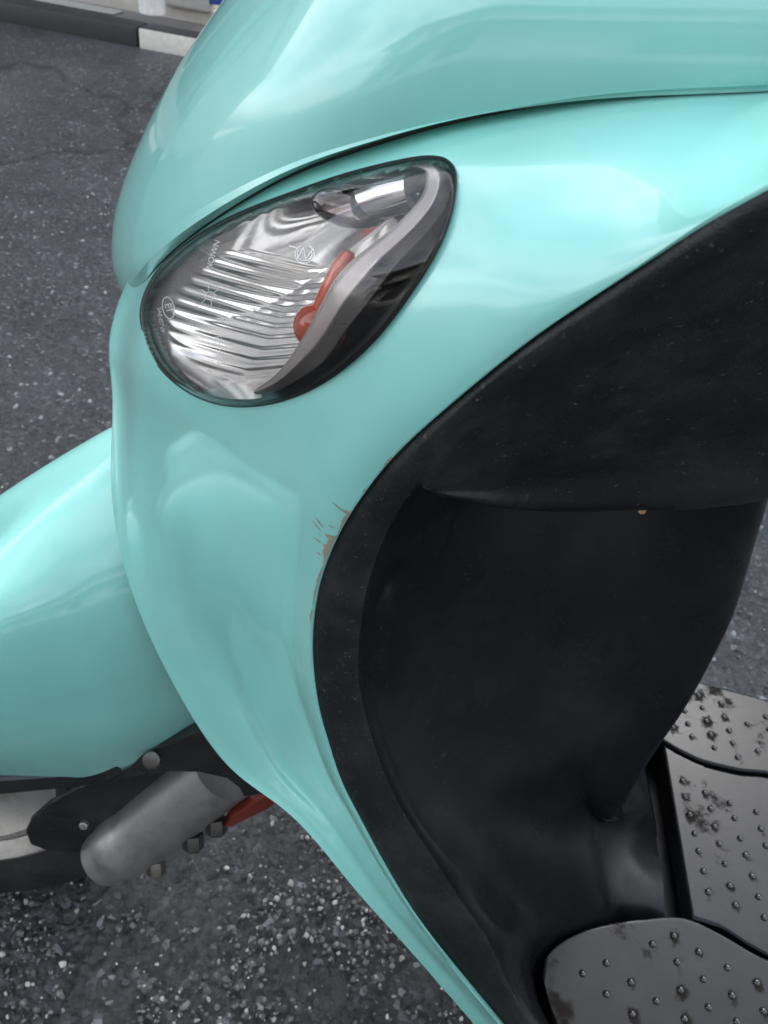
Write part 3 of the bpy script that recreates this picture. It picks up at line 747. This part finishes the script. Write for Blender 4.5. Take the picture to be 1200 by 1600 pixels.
def text_mark(txt, cx, cy, size, rot):
    cu = bpy.data.curves.new('lens_text', 'FONT'); cu.body = txt; cu.align_x = 'CENTER'; cu.align_y = 'CENTER'; cu.size = size
    o = bpy.data.objects.new('lens_text', cu); sc.collection.objects.link(o)
    dg = bpy.context.evaluated_depsgraph_get(); me = bpy.data.meshes.new_from_object(o.evaluated_get(dg))
    V = np.array([v.co[:2] for v in me.vertices]); F = [tuple(p.vertices) for p in me.polygons]
    bpy.data.objects.remove(o); bpy.data.curves.remove(cu)
    r = rad(rot); X = V[:, 0]; Yy = -V[:, 1]
    on_lens(np.stack([cx+X*math.cos(r)-Yy*math.sin(r), cy+X*math.sin(r)+Yy*math.cos(r)], 1), signal, 'lens_text', F)
text_mark('P555C', 343, 547, 17, 82)
text_mark('E1', 263, 481, 15, 75)
marks('approval_mark', [arc(263, 481, 17, 9, 0, 360, 78)], 1.6)
text_mark('SAE-ISTVP', 251, 500, 9, 82)
text_mark('NOIWN', 333, 398, 13, -72)
marks('lamp_symbol', [arc(328, 462, 8, 6, 0, 360)]+[seg((328+9*math.cos(q), 462+8*math.sin(q)), (328+16*math.cos(q), 462+17*math.sin(q))) for q in np.radians([-100, -40, 80, 140, 215])], 1.5)
marks('maker_mark', [arc(476, 397, 15, 14, -60, 250), arc(476, 397, 11.5, 10.5, -30, 215), seg((464, 405), (474, 386), (478, 405), (489, 388)), seg((452, 384), (466, 388)), seg((484, 384), (491, 391))], 1.7)

# ------------------------------------------------------------------ chipped paint on the panel edge
PT = np.column_stack([cpx, cpy]); PYv = PD[..., 2].ravel()
def Yp(x, y):
    k = np.argsort((PT[:, 0]-x)**2+(PT[:, 1]-y)**2)[:4]; return PYv[k].mean()
def chip(pts, name='paint_chip'):
    P2 = np.array(pts, float); V = [A(x, y, Yp(x, y)-.00045) for x, y in P2]
    return mesh_obj(name, V, [tuple(range(len(V)))], PRIMER, panel, smooth=False)
def along(y):
    yy = E_[8:17, 1]; return float(np.interp(y, yy, E_[8:17, 0]))
def ragged(y0, y1, wmax, n, spikes=()):
    ys = np.linspace(y0, y1, n); out = []
    for q, y in enumerate(ys):
        f = math.sin(math.pi*(q+.5)/n); wdt = wmax*f*(.35+.65*RNG.random())
        for sy, sl in spikes:
            if abs(y-sy) < (y1-y0)/n*.6: wdt = sl
        out.append((along(y)-2-wdt, y-wdt*.55))
    return out+[(along(y)-1.5, y) for y in ys[::-1]]
chip(ragged(798, 834, 5, 15, ((804, 14),)))
chip(ragged(836, 882, 12, 14, ((843, 17),)))
chip(ragged(884, 946, 3.5, 20)); chip(ragged(952, 974, 2.5, 8)); chip(ragged(714, 732, 3, 9)); chip(ragged(764, 770, 3, 5))
def scratch(a, b, wd=.9):
    a = np.array(a, float); b = np.array(b, float); t_ = (b-a)/np.linalg.norm(b-a); n_ = np.array([-t_[1], t_[0]])*wd
    chip([tuple(a), tuple((a+b)/2+n_), tuple(b), tuple((a+b)/2-n_)], 'paint_scratch')
for a, b in (((517, 783), (536, 800)), ((486, 812), (503, 832)), ((490, 806), (506, 826)), ((488, 838), (503, 850)), ((494, 862), (502, 868)), ((523, 826), (512, 820))): scratch(a, b)

# ------------------------------------------------------------------ ground and street
def asphalt(name, pale=False):
    m, t, b = new_mat(name)
    tc = N(t, 'ShaderNodeTexCoord'); vo = N(t, 'ShaderNodeTexVoronoi'); vo.inputs['Scale'].default_value = 140
    t.links.new(tc.outputs['Object'], vo.inputs['Vector'])
    n1 = noise(t, 300, 4, .7); n2 = noise(t, 1.6, 5, .6); n3 = noise(t, 9, 5, .65)
    base = mixc(t, ramp(t, n2, [(.35, 0), (.68, 1)]), (.043, .046, .050), (.096, .100, .106))
    base = mixc(t, ramp(t, n3, [(.4, 0), (.75, .5)]), base, (.125, .128, .132))
    cell = ramp(t, vo.outputs['Color'], [(.0, .45), (.75, 1.0), (.86, 1.6), (.95, 4.5)])
    base = mixc(t, 1.0, base, cell, 'MULTIPLY')
    # cracks
    wv = N(t, 'ShaderNodeTexVoronoi', feature='DISTANCE_TO_EDGE'); wv.inputs['Scale'].default_value = .55
    nz = N(t, 'ShaderNodeTexNoise'); nz.inputs['Scale'].default_value = 3; mv = N(t, 'ShaderNodeVectorMath', operation='MULTIPLY_ADD')
    t.links.new(tc.outputs['Object'], nz.inputs['Vector']); t.links.new(nz.outputs['Color'], mv.inputs[0]); mv.inputs[1].default_value = (.5, .5, .5)
    t.links.new(tc.outputs['Object'], mv.inputs[2]); t.links.new(mv.outputs[0], wv.inputs['Vector'])
    base = mixc(t, ramp(t, wv.outputs['Distance'], [(0, .75), (.005, .55), (.012, 0)]), base, (.016, .016, .016))
    t.links.new(base, b.inputs['Base Color']); b.inputs['Roughness'].default_value = .40
    h = N(t, 'ShaderNodeMath', operation='MULTIPLY_ADD'); h.inputs[1].default_value = -1.2
    t.links.new(vo.outputs['Distance'], h.inputs[0]); t.links.new(n1, h.inputs[2])
    bump(t, b, h.outputs[0], .9, .004)
    return m
ASPH = asphalt('asphalt')
g = mesh_obj('ground', [(-120, -120, -.012), (120, -120, -.012), (120, 120, -.012), (-120, 120, -.012)], [(0, 1, 2, 3)], ASPH, None, smooth=False); tagit(g, kind='structure')
# near asphalt with real relief
nx, ny = 520, 620
tx = np.linspace(-1, 1, nx); X = -.15+1.9*(tx*.45+.55*tx**3); ty = np.linspace(0, 1, ny); Yv = .02+.75*ty+2.65*ty**3
X, Yg = np.meshgrid(X, Yv, indexing='ij')
Z = .0075*(vnoise(X+9, Yg+9, .0085, 1)-.5)+.0050*(vnoise(X+9, Yg+9, .0045, 2)-.5)+.006*(vnoise(X+9, Yg+9, .05, 3)-.5)
fade = np.clip(np.minimum(np.minimum((1.75-np.abs(X+.15))/.2, (3.42-Yg)/.3), (Yg-.0)/.1), 0, 1)
Z = Z*fade-.005
near = mesh_obj('parking_surface', np.stack([X, Yg, Z], -1).reshape(-1, 3), grid_faces(nx, ny, 0, True), ASPH, None); tagit(near, kind='structure')
# pale stone chips standing out of the asphalt
def ico():
    bm = bmesh.new(); bmesh.ops.create_icosphere(bm, subdivisions=1, radius=1)
    V = np.array([v.co[:] for v in bm.verts]); F = np.array([[v.index for v in f.verts] for f in bm.faces]); bm.free(); return V, F
IV, IF = ico(); VV = []; FF = []; TT = []; o = 0
nc = 27000
cx = np.concatenate([RNG.uniform(-.75, .35, 21000), RNG.uniform(-1.8, -.3, 3500), RNG.uniform(.15, 1.0, 2500)])
cy = np.concatenate([.1+RNG.random(21000)*.75, .5+RNG.random(3500)*1.6, .6+RNG.random(2500)*.9])
cl = vnoise(cx+5, cy+5, .06, 11); keepc = RNG.random(nc) < np.clip((cl-.30)*2.4, .1, 1)
for x, y in zip(cx[keepc], cy[keepc]):
    s = RNG.choice([.0012, .0017, .0024, .0034], p=[.30, .32, .26, .12]); q = RNG.normal(size=(3, 3)); q, _ = np.linalg.qr(q)
    V = (IV*(s*RNG.uniform(.6, 1.2, 3))*(1+.15*RNG.normal(size=(len(IV), 1))))@q
    VV.append(V+[x, y, -.0006+.25*s]); FF.append(IF+o); o += len(IV); TT.append(np.full(len(IV), RNG.random()**2.9))
m, t, b = new_mat('stone_chip'); at = N(t, 'ShaderNodeAttribute', attribute_name='tone')
t.links.new(ramp(t, at.outputs['Fac'], [(0, (.10, .10, .10)), (.45, (.22, .218, .21)), (1, (.60, .585, .55))]), b.inputs['Base Color']); b.inputs['Roughness'].default_value = .45
chips = mesh_obj('stone_chips', np.vstack(VV), np.vstack(FF), m, None, smooth=False)
a = chips.data.attributes.new('tone', 'FLOAT', 'POINT'); a.data.foreach_set('value', np.concatenate(TT).astype(np.float32))
tagit(chips, 'pale stone chips bedded in the dark asphalt', 'stone chips', kind='stuff')

# kerb of black and white painted blocks
KY, KH, KD = 3.45, .062, .11
KB = simple('kerb_black_paint', (.035, .035, .037), .6, scale=25); KW = simple('kerb_white_paint', (.66, .63, .57), .7, scale=60)
kerb = bpy.data.objects.new('kerb', None); link(kerb); kerb.location = (0, KY, 0); tagit(kerb, kind='structure')
xk = float(atZ(216, 69, 0)[0]); KLEN = 1.1
for k in range(-6, 8):
    bm = bmesh.new(); box_bm(bm, (0, 0, 0), (KLEN-.008, KD, KH+.03), bevel=.014)
    o = bm_obj('kerb_block', bm, KW if k % 2 == 0 else KB, kerb, smooth=True, auto=40); o.data.materials.append(KB)
    o.data.polygons.foreach_set('material_index', [int(p.normal.z > .5) for p in o.data.polygons]); o.location = (xk+KLEN*(k+.5), KD/2, KH/2-.015)
# carriageway, markings, pavement and shop front beyond
def sheet(name, x0, x1, y0, y1, z, mat, kind='structure'):
    o = mesh_obj(name, [(x0, y0, z), (x1, y0, z), (x1, y1, z), (x0, y1, z)], [(0, 1, 2, 3)], mat, None, smooth=False); return tagit(o, kind=kind)
ROAD = simple('worn_road', (.20, .19, .185), .8, scale=8); LINE = simple('faded_line', (.42, .41, .39), .8, scale=30)
PAVE = simple('pavement_concrete', (.50, .47, .42), .85, scale=12); WALL = simple('shop_wall', (.42, .41, .38), .8, scale=6)
def gy(px, py): return float(atZ(px, py, 0)[1])
y_line = gy(145, 12); y_pave = gy(250, 23); y_wall = float(atZ(272, 15, .05)[1])
sheet('road', -60, 60, KY+KD-.02, y_pave, -.006, ROAD)
sheet('lane_line', -30, float(atZ(181, 21, 0)[0]), y_line-.05, y_line+.05, -.001, LINE)
bm = bmesh.new(); box_bm(bm, (0, y_pave+1.5, .0), (120, 3.0, .10), bevel=.02); o = bm_obj('pavement', bm, PAVE, None); tagit(o, kind='structure')
shop = bpy.data.objects.new('shop_building', None); link(shop); tagit(shop, 'grey shop front with white post and blue sign across the road', 'building')
def wx(px): return float(atY(px, 6, y_wall)[0])
shop.location = (wx(258), y_wall, .05)
def part(name, c, s_, mat, bev=.01):
    bm = bmesh.new(); box_bm(bm, c, s_, bevel=bev); return bm_obj(name, bm, mat, shop)
GLASS = simple('shop_glass', (.03, .035, .04), .08); WHITE = simple('white_post_paint', (.75, .75, .73), .5)
BLUE = simple('blue_sign_paint', (.03, .08, .32), .4); REDP = simple('red_sign_paint', (.5, .06, .05), .4); FRAME = simple('grey_frame', (.3, .3, .3), .5)
x0 = shop.location.x; sc_ = wx(268)-wx(258)                          # metres per ten picture units at the wall
part('wall', (sc_*2.2, .20, 1.75), (sc_*7.2, .30, 3.5), WALL)
part('wall', (-9.5, .20, 1.75), (9, .30, 3.5), WALL)
part('fascia', (0, .12, 3.1), (24, .5, .7), WALL)
for k in range(4):
    xa = -5.0+k*(5.0-sc_*1.4)/4; wd = (5.0-sc_*1.4)/4
    part('window_frame', (xa+wd/2, .16, .12), (wd, .16, .24), FRAME); part('pane', (xa+wd/2, .20, 1.5), (wd-.08, .02, 2.52), GLASS, .002)
    part('mullion', (xa+wd, .14, 1.5), (.07, .14, 2.5), FRAME)
tube('post', [(0, -.12, 0), (0, -.12, 1.5), (0, -.12, 2.76)], [.055, .055, .055], WHITE, shop, 16)
part('sign_board', (sc_*7.2, .10, .36), (sc_*4, .06, .66), BLUE); part('sign_stripe', (sc_*7.2, .065, .50), (sc_*4, .02, .28), REDP, .003)
part('wall', (sc_*9.2+6, .22, 1.75), (12, .30, 3.5), WALL)

# unseen building added behind the viewer, to give paint and lens something to reflect
near_b = bpy.data.objects.new('reflection_building', None); link(near_b); near_b.location = (0, -7.5, 0)
tagit(near_b, 'pale two-storey building added behind the viewer for paint and lens to mirror', 'building')
CREAM = simple('cream_render', (.38, .37, .35), .8, scale=3); ROOFM = simple('grey_roof', (.22, .21, .2), .7, scale=10)
def npart(name, c, s_, mat, bev=.01):
    bm = bmesh.new(); box_bm(bm, c, s_, bevel=bev); return bm_obj(name, bm, mat, near_b)
npart('wall', (0, -.2, 2.1), (26, .4, 4.2), CREAM); npart('roof', (0, .3, 4.32), (27, 1.6, .22), ROOFM)
npart('canopy', (0, .75, 2.55), (20, 1.5, .12), ROOFM)
npart('plinth', (0, .04, .2), (26, .08, .4), ROOFM)
for k in range(7):
    x = -10.5+k*3.5
    f_ = npart('window', (x, .02, 1.45), (2.2, .06, 1.7), FRAME); 
    bm = bmesh.new(); box_bm(bm, (x, .056, 1.45), (2.0, .02, 1.5), bevel=.003); bm_obj('pane', bm, GLASS, f_)
    f_ = npart('window', (x, .02, 3.45), (1.3, .06, .95), FRAME)
    bm = bmesh.new(); box_bm(bm, (x, .056, 3.45), (1.15, .02, .8), bevel=.003); bm_obj('pane', bm, GLASS, f_)
